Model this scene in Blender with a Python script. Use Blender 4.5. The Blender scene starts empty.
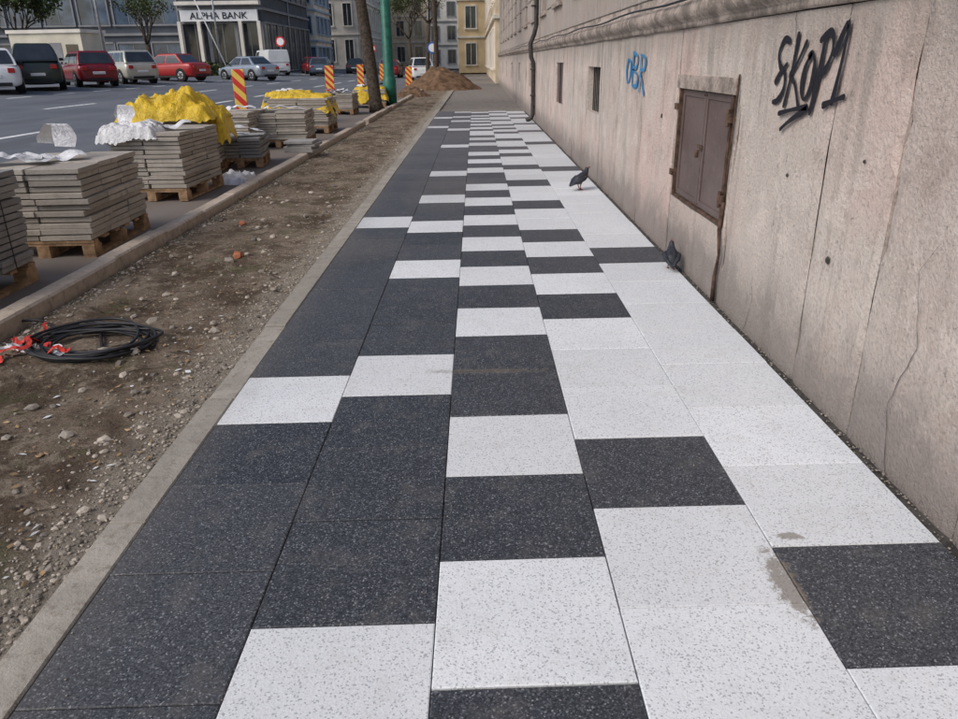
import bpy, bmesh, math, random
from mathutils import Vector, Matrix, noise
random.seed(7)
R=random.uniform
scene=bpy.context.scene
COL=scene.collection

# ---------------------------------------------------------------- nodes helpers
class NT:
    def __init__(s,name,rough=0.8,spec=0.3,metal=0.0):
        s.m=bpy.data.materials.new(name); s.m.use_nodes=True
        s.t=s.m.node_tree; s.n=s.t.nodes; s.l=s.t.links
        s.b=s.n['Principled BSDF']
        s.b.inputs['Roughness'].default_value=rough
        s.b.inputs['Specular IOR Level'].default_value=spec
        s.b.inputs['Metallic'].default_value=metal
        s.tc=s.n.new('ShaderNodeTexCoord')
    def put(s,inp,v):
        if isinstance(v,bpy.types.NodeSocket): s.l.new(v,inp)
        elif isinstance(v,(tuple,list)) and len(v)==3 and inp.type=='RGBA': inp.default_value=(*v,1)
        else: inp.default_value=v
    def co(s,scale=(1,1,1),loc=(0,0,0)):
        mp=s.n.new('ShaderNodeMapping'); s.l.new(s.tc.outputs['Object'],mp.inputs[0])
        mp.inputs['Scale'].default_value=scale; mp.inputs['Location'].default_value=loc
        return mp.outputs[0]
    def noise(s,scale,detail=3,rough=.55,vec=None,dist=0):
        t=s.n.new('ShaderNodeTexNoise'); s.l.new(vec if vec else s.tc.outputs['Object'],t.inputs['Vector'])
        t.inputs['Scale'].default_value=scale; t.inputs['Detail'].default_value=detail
        t.inputs['Roughness'].default_value=rough; t.inputs['Distortion'].default_value=dist
        return t.outputs['Fac']
    def voro(s,scale,out='Distance',feature='F1',vec=None):
        t=s.n.new('ShaderNodeTexVoronoi'); t.feature=feature
        s.l.new(vec if vec else s.tc.outputs['Object'],t.inputs['Vector']); t.inputs['Scale'].default_value=scale
        return t.outputs[out]
    def ramp(s,f,a,b,c0=(0,0,0),c1=(1,1,1)):
        r=s.n.new('ShaderNodeMapRange'); s.l.new(f,r.inputs[0]); r.inputs[1].default_value=a; r.inputs[2].default_value=b
        r.interpolation_type='SMOOTHSTEP'
        return r.outputs[0]
    def math(s,op,a,b=0.0,clamp=False):
        m=s.n.new('ShaderNodeMath'); m.operation=op; m.use_clamp=clamp; s.put(m.inputs[0],a); s.put(m.inputs[1],b); return m.outputs[0]
    def mix(s,f,a,b,mode='MIX'):
        m=s.n.new('ShaderNodeMix'); m.data_type='RGBA'; m.blend_type=mode
        s.put(m.inputs[0],f); s.put(m.inputs[6],a); s.put(m.inputs[7],b); return m.outputs[2]
    def attr(s,name):
        a=s.n.new('ShaderNodeAttribute'); a.attribute_name=name; return a.outputs['Fac']
    def xyz(s):
        x=s.n.new('ShaderNodeSeparateXYZ'); s.l.new(s.tc.outputs['Object'],x.inputs[0]); return x.outputs
    def bump(s,h,st=.3,dist=.01):
        b=s.n.new('ShaderNodeBump'); b.inputs['Strength'].default_value=st; b.inputs['Distance'].default_value=dist
        s.l.new(h,b.inputs['Height']); s.l.new(b.outputs[0],s.b.inputs['Normal'])
    def col(s,c): s.put(s.b.inputs['Base Color'],c)
    def done(s): return s.m

def simple(name,c,rough=.7,var=.25,scale=6,spec=.3,metal=0,bump=0,bscale=60):
    t=NT(name,rough,spec,metal)
    f=t.ramp(t.noise(scale,3,.6),.3,.7)
    t.col(t.mix(f,tuple(x*(1-var) for x in c),tuple(min(1,x*(1+var)) for x in c)))
    if bump: t.bump(t.noise(bscale,2),bump,.01)
    return t.done()

# ---------------------------------------------------------------- mesh helpers
def empty(name,loc=(0,0,0),rot=0):
    e=bpy.data.objects.new(name,None); e.location=loc; e.rotation_euler=(0,0,math.radians(rot)); e.empty_display_size=.2
    COL.objects.link(e); return e
def mesh(name,vs,fs,mats,parent=None,mi=None,smooth=False,attrs=None):
    me=bpy.data.meshes.new(name); me.from_pydata([tuple(v) for v in vs],[],fs)
    if not isinstance(mats,(list,tuple)): mats=[mats]
    for m in mats: me.materials.append(m)
    if mi:
        for p,i in zip(me.polygons,mi): p.material_index=i
    if smooth:
        for p in me.polygons: p.use_smooth=True
    if attrs is not None:
        a=me.attributes.new('rnd','FLOAT','FACE')
        for i,v in enumerate(attrs): a.data[i].value=v
    me.update()
    o=bpy.data.objects.new(name,me); COL.objects.link(o)
    if parent: o.parent=parent
    return o
class G:
    """geometry accumulator"""
    def __init__(s): s.v=[];s.f=[];s.m=[];s.a=[]
    def add(s,vs,fs,m=0,a=0.0):
        k=len(s.v); s.v+=[tuple(v) for v in vs]
        for f in fs: s.f.append([i+k for i in f]); s.m.append(m); s.a.append(a)
    def box(s,x0,x1,y0,y1,z0,z1,m=0,a=0.0,M=None):
        vs=[Vector(p) for p in ((x0,y0,z0),(x1,y0,z0),(x1,y1,z0),(x0,y1,z0),(x0,y0,z1),(x1,y0,z1),(x1,y1,z1),(x0,y1,z1))]
        if M: vs=[M@v for v in vs]
        s.add(vs,[(0,3,2,1),(4,5,6,7),(0,1,5,4),(1,2,6,5),(2,3,7,6),(3,0,4,7)],m,a)
    def cyl(s,p0,p1,r0,r1,n=10,m=0,a=0.0,cap=True):
        p0=Vector(p0);p1=Vector(p1);d=(p1-p0).normalized()
        u=d.orthogonal().normalized();w=d.cross(u)
        vs=[]
        for p,r in((p0,r0),(p1,r1)):
            for i in range(n):
                t=2*math.pi*i/n; vs.append(p+u*math.cos(t)*r+w*math.sin(t)*r)
        fs=[(i,(i+1)%n,n+(i+1)%n,n+i) for i in range(n)]
        if cap: fs+= [tuple(range(n))[::-1],tuple(range(n,2*n))]
        s.add(vs,fs,m,a)
    def tube(s,pts,rads,n=8,m=0,a=0.0):
        pts=[Vector(p) for p in pts]; vs=[];prev=None
        for i,p in enumerate(pts):
            d=(pts[min(i+1,len(pts)-1)]-pts[max(i-1,0)]).normalized()
            if prev is None: u=d.orthogonal().normalized()
            else: u=(prev-d*prev.dot(d)).normalized()
            prev=u; w=d.cross(u); r=rads[i] if hasattr(rads,'__len__') else rads
            for k in range(n):
                t=2*math.pi*k/n; vs.append(p+u*math.cos(t)*r+w*math.sin(t)*r)
        fs=[]
        for i in range(len(pts)-1):
            for k in range(n): fs.append((i*n+k,i*n+(k+1)%n,(i+1)*n+(k+1)%n,(i+1)*n+k))
        fs.append(tuple(range(n))[::-1]); fs.append(tuple(range((len(pts)-1)*n,len(pts)*n)))
        s.add(vs,fs,m,a)
    def obj(s,name,mats,parent=None,smooth=False,attrs=False,bevel=0):
        o=mesh(name,s.v,s.f,mats,parent,s.m,smooth,s.a if attrs else None)
        if bevel:
            b=o.modifiers.new('bev','BEVEL'); b.width=bevel; b.segments=1; b.limit_method='ANGLE'
        return o

# ---------------------------------------------------------------- materials
def tile_mat(name,dark):
    t=NT(name,.60 if dark else .66,.38)
    v=t.voro(230,'Color'); sep=t.n.new('ShaderNodeSeparateColor'); t.l.new(v,sep.inputs[0])
    chip=sep.outputs[0]; chip2=sep.outputs[1]
    big=t.noise(1.3,3,.6); med=t.noise(6,6,.72); grain=t.noise(130,2,.6)
    r=t.attr('rnd')
    if dark:
        base=t.mix(t.ramp(big,.3,.7),(.024,.028,.037),(.036,.041,.052))
        base=t.mix(r,base,(.070,.073,.081))
        base=t.mix(t.math('MULTIPLY',t.ramp(chip,.78,.86),.50),base,(.17,.18,.20))
        base=t.mix(t.math('MULTIPLY',t.ramp(chip2,.93,.96),.6),base,(.36,.37,.39))
        base=t.mix(t.math('MULTIPLY',t.ramp(chip,.26,.16),.6),base,(.009,.010,.014))
        base=t.mix(t.math('MULTIPLY',t.ramp(grain,.54,.68),.35),base,(.15,.155,.17))
        base=t.mix(t.math('MULTIPLY',t.ramp(med,.50,.70),.28),base,(.19,.175,.155))
    else:
        base=t.mix(t.ramp(big,.3,.7),(.76,.79,.815),(.85,.875,.895))  # slightly cyan white: blue skylight put into the slab colour
        base=t.mix(r,base,(.65,.665,.675))
        base=t.mix(t.math('MULTIPLY',t.ramp(chip,.87,.93),.58),base,(.20,.21,.23))
        base=t.mix(t.math('MULTIPLY',t.ramp(chip2,.72,.82),.20),base,(.42,.43,.45))
        base=t.mix(t.math('MULTIPLY',t.ramp(grain,.56,.70),.24),base,(.38,.39,.41))
        base=t.mix(t.math('MULTIPLY',t.ramp(med,.50,.72),.26),base,(.50,.47,.42))
    P=t.xyz(); edge=t.math('MULTIPLY',t.math('SUBTRACT',t.noise(26,5,.78),.5),3.0)
    tot=None
    for (sx,sy,rx,ry,k) in ((.89,1.74,.045,.17,.75),(.99,1.97,.05,.02,.7),(.03,3.36,.34,.03,.4),(-.95,6.0,.4,.5,.18),(-.4,9,.5,1.5,.2)):
        dx=t.math('DIVIDE',t.math('SUBTRACT',P[0],sx),rx); dy=t.math('DIVIDE',t.math('SUBTRACT',P[1],sy),ry)
        d=t.math('SQRT',t.math('ADD',t.math('MULTIPLY',dx,dx),t.math('MULTIPLY',dy,dy)))
        m=t.math('MULTIPLY',t.ramp(t.math('ADD',d,edge),1.15,.55),k)
        tot=m if tot is None else t.math('MAXIMUM',tot,m)
    base=t.mix(tot,base,(.20,.165,.125) )
    e=t.math('MULTIPLY',t.ramp(t.math('ADD',P[0],t.math('MULTIPLY',med,.5)),-.66,-1.0),.30)
    base=t.mix(e,base,(.19,.17,.145))
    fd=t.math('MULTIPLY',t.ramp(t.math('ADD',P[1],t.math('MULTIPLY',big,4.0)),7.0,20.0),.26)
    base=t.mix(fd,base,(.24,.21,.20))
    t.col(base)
    t.bump(grain,.35,.004)
    return t.done()
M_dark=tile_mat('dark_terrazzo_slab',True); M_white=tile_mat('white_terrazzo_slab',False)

def wall_mat(name,top=True):
    t=NT(name,.9,.2)
    P=t.xyz()
    streak=t.noise(1,5,.66,t.co((7,7,.55)))
    base=t.mix(t.ramp(t.noise(.9,4,.6),.38,.62),(.66,.505,.45),(.64,.57,.51))
    base=t.mix(t.attr('rnd'),base,(.53,.46,.415))
    base=t.mix(t.math('MULTIPLY',t.ramp(streak,.50,.64),.50),base,(.36,.305,.27))
    blot=t.noise(3.2,8,.74)
    base=t.mix(t.math('MULTIPLY',t.ramp(blot,.52,.62),.55),base,(.75,.66,.60))
    base=t.mix(t.math('MULTIPLY',t.ramp(blot,.46,.37),.50),base,(.38,.30,.26))
    fine=t.noise(60,3,.7)
    base=t.mix(t.math('MULTIPLY',t.ramp(fine,.53,.65),.42),base,(.30,.25,.22))
    base=t.mix(t.math('MULTIPLY',t.ramp(fine,.44,.34),.35),base,(.80,.73,.67))
    pits=t.noise(18,6,.82)
    base=t.mix(t.math('MULTIPLY',t.ramp(pits,.59,.66),.62),base,(.17,.145,.13))
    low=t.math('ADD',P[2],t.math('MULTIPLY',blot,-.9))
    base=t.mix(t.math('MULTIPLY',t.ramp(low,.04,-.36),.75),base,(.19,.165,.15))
    base=t.mix(t.math('MULTIPLY',t.ramp(t.math('ADD',P[2],t.math('MULTIPLY',streak,.8)),1.66,2.02),.55),base,(.30,.27,.245))
    t.col(base)
    t.bump(t.math('ADD',fine,t.math('MULTIPLY',pits,1.4)),.8,.013)
    return t.done()
M_wall=wall_mat('weathered_pink_stone')
def dirt_mat():
    t=NT('bare_dirt',.95,.15)
    base=t.mix(t.ramp(t.noise(1.7,5,.65),.38,.62),(.12,.086,.06),(.28,.22,.165))
    base=t.mix(t.math('MULTIPLY',t.ramp(t.noise(7,5,.75),.5,.64),.75),base,(.39,.325,.25))
    f=t.noise(42,5,.78)
    base=t.mix(t.math('MULTIPLY',t.ramp(f,.52,.64),.65),base,(.06,.042,.03))
    base=t.mix(t.math('MULTIPLY',t.ramp(f,.42,.32),.5),base,(.46,.41,.34))
    base=t.mix(t.math('MULTIPLY',t.ramp(t.noise(2.6,5,.7,t.co(loc=(4,3,1))),.56,.65),.5),base,(.09,.10,.04))
    P=t.xyz(); s=t.ramp(t.math('ADD',P[0],t.math('MULTIPLY',t.noise(5,5,.75),.45)),-1.34,-1.12)
    base=t.mix(t.math('MULTIPLY',s,.75),base,(.42,.375,.31))
    t.col(base); t.bump(f,1.0,.03)
    return t.done()
M_dirt=dirt_mat()
M_earth=simple('earth',(.16,.125,.09),.95,.3,.5)
def asphalt_mat():
    t=NT('asphalt',.8,.3); P=t.xyz()
    base=t.mix(t.ramp(t.noise(.35,4,.6),.35,.65),(.115,.125,.142),(.15,.16,.178))
    base=t.mix(t.math('MULTIPLY',t.ramp(t.noise(90,2,.7),.55,.65),.3),base,(.22,.22,.22))
    d=t.ramp(t.math('ADD',P[0],t.math('MULTIPLY',t.noise(1.4,5,.7),2.2)),-4.6,-2.6)
    base=t.mix(t.math('MULTIPLY',d,.85),base,(.19,.155,.13))
    w=t.noise(1,4,.6,t.co((.9,.03,1)))
    base=t.mix(t.math('MULTIPLY',t.ramp(w,.48,.66),.45),base,(.19,.195,.205))
    pa=t.noise(.8,2,.5,t.co((1,.25,1),(3,1,0)))
    base=t.mix(t.math('MULTIPLY',t.ramp(pa,.62,.635),.35),base,(.08,.082,.09))
    t.col(base); return t.done()
M_asph=asphalt_mat()
def conc(name,c,dirtk=.5):
    t=NT(name,.9,.2)
    base=t.mix(t.ramp(t.noise(5,4,.65),.35,.65),tuple(x*.8 for x in c),c)
    f=t.noise(17,5,.78)
    base=t.mix(t.math('MULTIPLY',t.ramp(f,.5,.66),dirtk),base,(.17,.135,.10))
    base=t.mix(t.attr('rnd'),base,tuple(x*.6 for x in c))
    t.col(base); t.bump(f,.6,.012); return t.done()
M_conc=conc('old_concrete',(.42,.385,.335),.55); M_kerb=conc('kerb_concrete',(.54,.455,.375),.5)
M_slabstack=conc('stacked_slab_concrete',(.54,.49,.43),.4)
M_slabgrey=conc('stacked_slab_grey',(.38,.37,.36),.3)
M_wood=simple('pallet_timber',(.34,.22,.13),.85,.35,12,.2,0,.3)
M_paint=simple('road_paint',(.75,.75,.73),.7,.2,8)
M_blackrub=simple('black_rubber',(.018,.018,.02),.5,.3,10,.4)
M_glass=simple('dark_window_glass',(.025,.03,.036),.08,.3,1.5,.8)
M_tyre=simple('tyre_rubber',(.02,.02,.02),.8)
M_rim=simple('alloy_rim',(.45,.46,.48),.35,.1,5,.5,.7)
M_black=simple('black_plastic',(.02,.02,.022),.5)
M_lampred=simple('tail_lamp_red',(.45,.02,.02),.25,.1,5,.5)
M_lampw=simple('headlamp_glass',(.7,.72,.75),.15,.1,5,.6)
M_plate=simple('number_plate_white',(.75,.75,.75),.5,.05)
M_metal=simple('galvanised_metal',(.32,.33,.34),.45,.2,9,.5,.6)
M_rust=simple('rusty_iron',(.10,.062,.045),.85,.5,18,.3,.2,.5)
M_iron=simple('dark_painted_iron',(.05,.045,.042),.6,.4,14,.4,.2,.3)
M_joint=simple('dark_joint_mortar',(.060,.052,.046),.95,.4,20)
M_bed=simple('bedding_sand',(.07,.065,.06),.95,.4,30)
M_bark=simple('tree_bark',(.075,.06,.048),.95,.45,14,.15,0,.8,40)
M_green=simple('green_painted_steel',(.012,.125,.09),.45,.3,5,.45)
def foil(name,c,rough,trans=0.0):
    t=NT(name,rough,.4); f=t.ramp(t.noise(7,4,.6),.35,.65)
    t.col(t.mix(f,tuple(x*.78 for x in c),c)); t.bump(t.noise(13,4,.65,None,1.2),.8,.04); return t.done()
M_yellow=foil('yellow_plastic_wrap',(.82,.55,.03),.35); M_whitefoam=foil('white_foam_sheet',(.84,.84,.86),.6)
def leafm(name,c):
    t=NT(name,.7,.25)
    t.col(t.mix(t.attr('rnd'),tuple(x*.45 for x in c),tuple(x*1.5 for x in c))); return t.done()
M_leaf=leafm('tree_leaf',(.07,.09,.03)); M_dryleaf=leafm('dry_leaf',(.34,.23,.12)); M_stone=leafm('loose_stone',(.32,.28,.235))
M_grass=leafm('weed_green',(.07,.10,.03))

# ---------------------------------------------------------------- ground & road
def road_z(x): return -.05 + .043*max(0,min(-3.7-x,15.0))
xs=[-400,-120,-60,-30,-18.7]+[-18.7+i*(15/12) for i in range(1,13)]+[-3.02]
def sheet(name,xs,ys,zf,mat):
    vs=[(x,y,zf(x,y)) for y in ys for x in xs]; n=len(xs)
    fs=[(j*n+i,j*n+i+1,(j+1)*n+i+1,(j+1)*n+i) for j in range(len(ys)-1) for i in range(n-1)]
    return mesh(name,vs,fs,mat)
sheet('ground',[-600,600],[-60,900],lambda x,y:-.14,M_earth)
sheet('road',xs,[-30,0,30,60,100,160,260,600],lambda x,y:road_z(x),M_asph)
g=G()
def dash(lx,y,L,w):
    g.add([(lx-w,y,road_z(lx-w)+.004),(lx+w,y,road_z(lx+w)+.004),(lx+w,y+L,road_z(lx+w)+.004),(lx-w,y+L,road_z(lx-w)+.004)],[(0,1,2,3)])
for lx in (-9.0,-12.2):
    y=-4.2 if lx==-9 else -2
    while y<110: dash(lx,y,3,.075); y+=6
y=20
while y<90: dash(-15.6,y,1.5,.06); y+=3
g.obj('lane_marking',M_paint)

def fbm(x,y,s,o=4):
    return noise.fractal(Vector((x*s,y*s,3.3)),1.0,2.0,o)
def dz(x,y):
    e=min(1,max(0,(x+2.75)/.25))*min(1,max(0,(-1.27-x)/.12))
    return -.045+ e*(.026*fbm(x,y,1.6)+.016*fbm(x,y,8)+.012) 
vx=[-2.76+i*.025 for i in range(61)]
ys=[.2]
while ys[-1]<48: ys.append(ys[-1]+max(.022,ys[-1]*.006))
n=len(vx)
vs=[(x,y,dz(x,y)) for y in ys for x in vx]
fs=[(j*n+i,j*n+i+1,(j+1)*n+i+1,(j+1)*n+i) for j in range(len(ys)-1) for i in range(n-1)]
mesh('dirt_strip',vs,fs,M_dirt,smooth=True)

M_gravelbed=conc('gravel_bed',(.26,.235,.21),.7)
ysb=[23.2+i*.35 for i in range(200)]; xb=[-1.13+i*.18 for i in range(16)]
n=len(xb); vs=[(x,y,-.05+.04*fbm(x,y,1.2)) for y in ysb for x in xb]
fs=[(j*n+i,j*n+i+1,(j+1)*n+i+1,(j+1)*n+i) for j in range(len(ysb)-1) for i in range(n-1)]
mesh('gravel_path',vs,fs,M_gravelbed,smooth=True)

# ---------------------------------------------------------------- paving
cols=[-1.13,-.635,-.13,.385,.915,1.455]
pat=[
 (.325, 'DD'+'DDD'+'W'+'DDDDDDD'+'W'+'DDDDDDGDDGDDDDGDDDDDDWDDDDDWDDDD'),
 (.093, 'WWW'+'DDD'+'W'+'DDD'+'W'+'DD'+'W'+'DD'+'W'+'DDDWDDGDDDWDDGDDDWDGDDWDDW'),
 (.37, 'WD'+'W'+'D'+'W'+'DD'+'W'+'D'+'W'+'D'+'W'+'D'+'W'+'D'+'W'+'DWDDWDWDWDDWDWDWWDWDWDWDW'),
 (.15, 'WWWW'+'D'+'WWW'+'D'+'W'+'D'+'W'+'D'+'WW'+'D'+'WWDWWDWWDWDWWDWWDWDWDWWDW'),
 (.42, 'WW'+'D'+'W'*7+'D'+'WWWWWWWWWDWWWWWWDWWWWDWWWDWWWDWWD'),
]
g=G()
for ci,(y0,s) in enumerate(pat):
    xa,xb_=cols[ci],cols[ci+1]; tl=.4985
    k=0;y=y0
    while y<23.3:
        c=s[k] if k<len(s) else ('W' if (k*7+ci*3)%5<ci*.8 else 'D')
        gp=R(.0010,.0021); a0,a1,b0,b1=xa+gp,xb_-gp,y+gp,y+tl-gp
        h=R(-.0018,.0018); b=.003
        sk=lambda x:(x-cols[ci])*.024
        top=[(a0+b,b0+b),(a1-b,b0+b),(a1-b,b1-b),(a0+b,b1-b)]; out=[(a0,b0),(a1,b0),(a1,b1),(a0,b1)]
        tz=[R(-.0012,.0012) for _ in range(4)]
        vs=[(p[0],p[1]+sk(p[0]),h+q) for p,q in zip(top,tz)]+[(p[0],p[1]+sk(p[0]),h-.003) for p in out]+[(p[0],p[1]+sk(p[0]),-.02) for p in out]
        fs=[(0,1,2,3)]+[(4+i,4+(i+1)%4,(i+1)%4,i) for i in range(4)]+[(8+i,8+(i+1)%4,4+(i+1)%4,4+i) for i in range(4)]
        rr=R(0,.7) if c=='D' else R(0,.6)
        if y>9: rr=min(1,rr+R(0,.5))  # distant slabs shifted greyer, grazing reflectance put into their tone
        if c=='G': rr=2.2
        g.add(vs,fs,0 if c in 'DG' else 1,rr)
        y+=tl;k+=1
g.obj('pavement',[M_dark,M_white],attrs=True)
mesh('pavement_bedding',[(-1.13,.0,-.015),(1.6,.0,-.015),(1.6,23.5,-.015),(-1.13,23.5,-.015)],[(0,1,2,3)],M_bed)

g=G(); y=.1
while y<46:
    L=1.0; w=R(-.004,.004); h=R(-.006,.004)
    g.box(-1.265+w,-1.137+w*.3,y+.003,y+L-.003,-.12,-.004+h,0,R(0,.6)); y+=L
g.obj('concrete_edging',M_conc,attrs=True,bevel=.006)
g=G(); y=.6
while y<19:
    w=R(-.01,.01);h=R(-.008,.008); g.box(-2.95+w,-2.80+w,y+.003,y+.997,-.12,.045+h,0,R(0,.4)); y+=1.0
y=20.2
while y<60:
    w=R(-.02,.02); g.box(-2.95+w,-2.79+w,y+.01,y+1.48,-.12,.055+R(-.01,.01),0,R(0,.4)); y+=1.5
g.obj('kerb',M_kerb,attrs=True,bevel=.014)

# ---------------------------------------------------------------- loose stuff
def rock(g,x,y,z,r,m=0,a=0.5,flat=.6):
    t=(1+5**.5)/2
    V=[(-1,t,0),(1,t,0),(-1,-t,0),(1,-t,0),(0,-1,t),(0,1,t),(0,-1,-t),(0,1,-t),(t,0,-1),(t,0,1),(-t,0,-1),(-t,0,1)]
    F=[(0,11,5),(0,5,1),(0,1,7),(0,7,10),(0,10,11),(1,5,9),(5,11,4),(11,10,2),(10,7,6),(7,1,8),(3,9,4),(3,4,2),(3,2,6),(3,6,8),(3,8,9),(4,9,5),(2,4,11),(6,2,10),(8,6,7),(9,8,1)]
    A=R(0,6.28);sx,sy=R(.7,1.3),R(.7,1.3); vs=[]
    for v in V:
        q=R(.75,1.15)*r/1.9; px,py=v[0]*q*sx,v[1]*q*sy
        vs.append((x+px*math.cos(A)-py*math.sin(A),y+px*math.sin(A)+py*math.cos(A),z+v[2]*q*flat))
    g.add(vs,F,m,a)
g=G()
for i in range(10500):
    y=.9+ (R(0,1)**1.9)*18
    x=random.choice([R(-2.78,-1.28),-1.30-abs(random.gauss(0,.10)),-2.76+abs(random.gauss(0,.08)),-1.28-abs(random.gauss(0,.22))])
    if not -2.78<x<-1.27: continue
    q=random.random()
    rock(g,x,y,dz(x,y)+.002,R(.003,.008)*(2.8 if q<.04 else 1.7 if q<.16 else 1),0,R(0,1.2))
for i in range(90):
    y=R(1.2,10);x=R(-2.7,-1.4); rock(g,x,y,dz(x,y)+.006,R(.016,.04),0,R(0,1.1))
for (x,y,r) in ((-2.28,2.85,.055),(-2.17,2.88,.04),(-2.36,2.80,.035),(-1.97,5.7,.05),(-1.9,5.95,.03),(-2.0,2.15,.04),(-2.1,1.95,.03),(-1.6,4.2,.03),(-1.75,7.5,.04)):
    rock(g,x,y,dz(x,y)+r*.3,r,0,R(.3,.9))
for i in range(1000):
    y=.9+(R(0,1)**1.6)*16; rock(g,R(1.45,1.497),y,-.004,R(.002,.006),0,R(0,.8))
for i in range(160):
    y=.9+(R(0,1)**1.6)*12; x=random.choice([R(-1.1,1.4),-1.13+abs(random.gauss(0,.12))]); rock(g,x,y,.002,R(.0015,.0035),0,R(0,.8))
g.obj('gravel',M_stone,attrs=True)
M_brickbit=simple('broken_brick',(.36,.13,.07),.9,.3,20)
g=G(); rock(g,-1.93,5.82,-.005,.07,0,.5); rock(g,-2.32,2.78,-.01,.06,0,.5); rock(g,-2.3,7.2,-.02,.05,0,.5); g.obj('brick_fragment',M_brickbit)
def scraps(name,mat,N,size,region,curl=.4):
    g=G()
    for i in range(N):
        x=R(*region[0]);y=region[1][0]+(R(0,1)**1.5)*(region[1][1]-region[1][0]); s=R(*size);A=R(0,6.28)
        z=dz(x,y)+.006; ca,sa=math.cos(A)*s,math.sin(A)*s; k=R(.3,.6)
        vs=[(x-ca,y-sa,z+R(0,s*curl)),(x+sa*k,y-ca*k,z+R(0,s*.3)),(x+ca,y+sa,z+R(0,s*curl)),(x-sa*k,y+ca*k,z+R(0,s*.3))]
        g.add(vs,[(0,1,2,3)],0,R(0,1))
    g.obj(name,mat,attrs=True)
scraps('fallen_leaves',M_dryleaf,1200,(.008,.022),((-2.76,-1.3),(.9,17)))
M_paper=simple('paper_scrap',(.66,.69,.69),.8,.1)
scraps('paper_litter',M_paper,46,(.008,.026),((-2.1,-1.45),(1.5,4.5)),.2)
g=G()
for i in range(85):
    cx,cy=random.choice([(-2.72,R(3,16)),(R(-2.7,-1.8),R(6,17)),(-2.72,R(3,16))])
    for k in range(20):
        x=cx+random.gauss(0,.05);y=cy+random.gauss(0,.10)
        if not -2.78<x<-1.3: continue
        z=dz(x,y);A=R(0,6.28);s=R(.010,.028)
        g.add([(x,y,z),(x+math.cos(A)*.006,y+math.sin(A)*.006,z),(x+math.cos(A)*s,y+math.sin(A)*s,z+s*R(.5,1.2))],[(0,1,2)],0,R(0,1))
g.obj('weeds',M_grass,attrs=True)
g=G()
for i in range(30):
    x,y=R(-2.65,-1.4),1.2+R(0,1)**1.4*9; A=R(0,6.28); L=R(.06,.22); pts=[]
    for k in range(5):
        xx=min(-1.3,max(-2.74,x+math.cos(A)*L*k/4+R(-.008,.008))); yy=y+math.sin(A)*L*k/4+R(-.008,.008); pts.append((xx,yy,dz(xx,yy)+.008))
    g.tube(pts,[.003,.003,.0025,.002,.001],5)
g.obj('twigs',M_bark,smooth=True)

def mound(name,cx,cy,rx,ry,h,z0,mat):
    n=40;vs=[]
    for j in range(n+1):
        for i in range(n+1):
            u=i/n*2-1;v=j/n*2-1; r=math.hypot(u,v)
            H=max(0,1-r**1.25)*h*(1+.35*fbm(u*2+cx,v*2,1.3))+.06*fbm(u*8,v*8,1)*(r<1)
            vs.append((cx+u*rx,cy+v*ry,z0+H-.02))
    fs=[(j*(n+1)+i,j*(n+1)+i+1,(j+1)*(n+1)+i+1,(j+1)*(n+1)+i) for j in range(n) for i in range(n)]
    return mesh(name,vs,fs,mat,smooth=True)
M_soil=simple('dug_soil',(.16,.10,.062),.95,.4,3,.1,0,.8,12)
mound('soil_mound',-1.9,44,2.3,2.4,1.35,-.05,M_soil)
mound('soil_mound',-2.9,36,.9,1.6,.45,-.05,M_soil)

# cable coil
cu=bpy.data.curves.new('cable_coil','CURVE'); cu.dimensions='3D'; cu.bevel_depth=.0080; cu.bevel_resolution=3
for L in range(3):
    sp=cu.splines.new('POLY'); pts=[]
    ph=R(0,6.28)
    turns=3.3
    for i in range(int(turns*40)):
        t=i/40*2*math.pi+ph
        rx=.30+.04*math.sin(t*.37+L*2)+.022*math.sin(t*1.7+L); ry=.22+.06*math.sin(t*.29+L)+.02*math.cos(t*1.3+L*3)
        pts.append((-2.14+rx*math.cos(t)+.03*L*math.sin(t*.2),3.84+ry*math.sin(t),-.01+.014*L+.018*math.sin(t*.9+L)+.003*(i/40)))
    if L==0:
        for k in range(22): pts.append((pts[-1][0]-.035-.01*math.sin(k*.4),pts[-1][1]+.03*math.sin(k*.5)+.004,max(-.01,pts[-1][2]-.004)))
    if L==1:
        for k in range(12): pts.append((pts[-1][0]-.02,pts[-1][1]+.04,max(-.01,pts[-1][2]-.004)))
    sp.points.add(len(pts)-1)
    for p,q in zip(sp.points,pts): p.co=(*q,1)
o=bpy.data.objects.new('cable_coil',cu); cu.materials.append(M_blackrub); COL.objects.link(o)
M_redtape=foil('red_tape',(.70,.05,.03),.4)
def ribbon(g,pts,w,m=0,up=Vector((0,0,1)),a=0.0):
    pts=[Vector(p) for p in pts];vs=[]
    for i,p in enumerate(pts):
        d=(pts[min(i+1,len(pts)-1)]-pts[max(i-1,0)]).normalized(); s=d.cross(up).normalized()
        ww=w[i] if hasattr(w,'__len__') else w
        vs+=[p-s*ww/2,p+s*ww/2]
    g.add(vs,[(2*i,2*i+1,2*i+3,2*i+2) for i in range(len(pts)-1)],m,a)
g=G()
for k in range(10):
    x,y,z=-2.48+R(-.07,.10),3.76+R(-.07,.08),.03; pts=[];A=R(0,6.28)
    for i in range(14):
        A+=R(-.9,.9); x+=math.cos(A)*.022;y+=math.sin(A)*.022; z=max(-.015,z+R(-.02,.018)); pts.append((x,y,z))
    ribbon(g,pts,R(.018,.032),0 if k<7 else 1,Vector((R(-.6,.6),R(-.6,.6),1)).normalized())
g.obj('warning_tape',[M_redtape,M_whitefoam])

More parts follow.
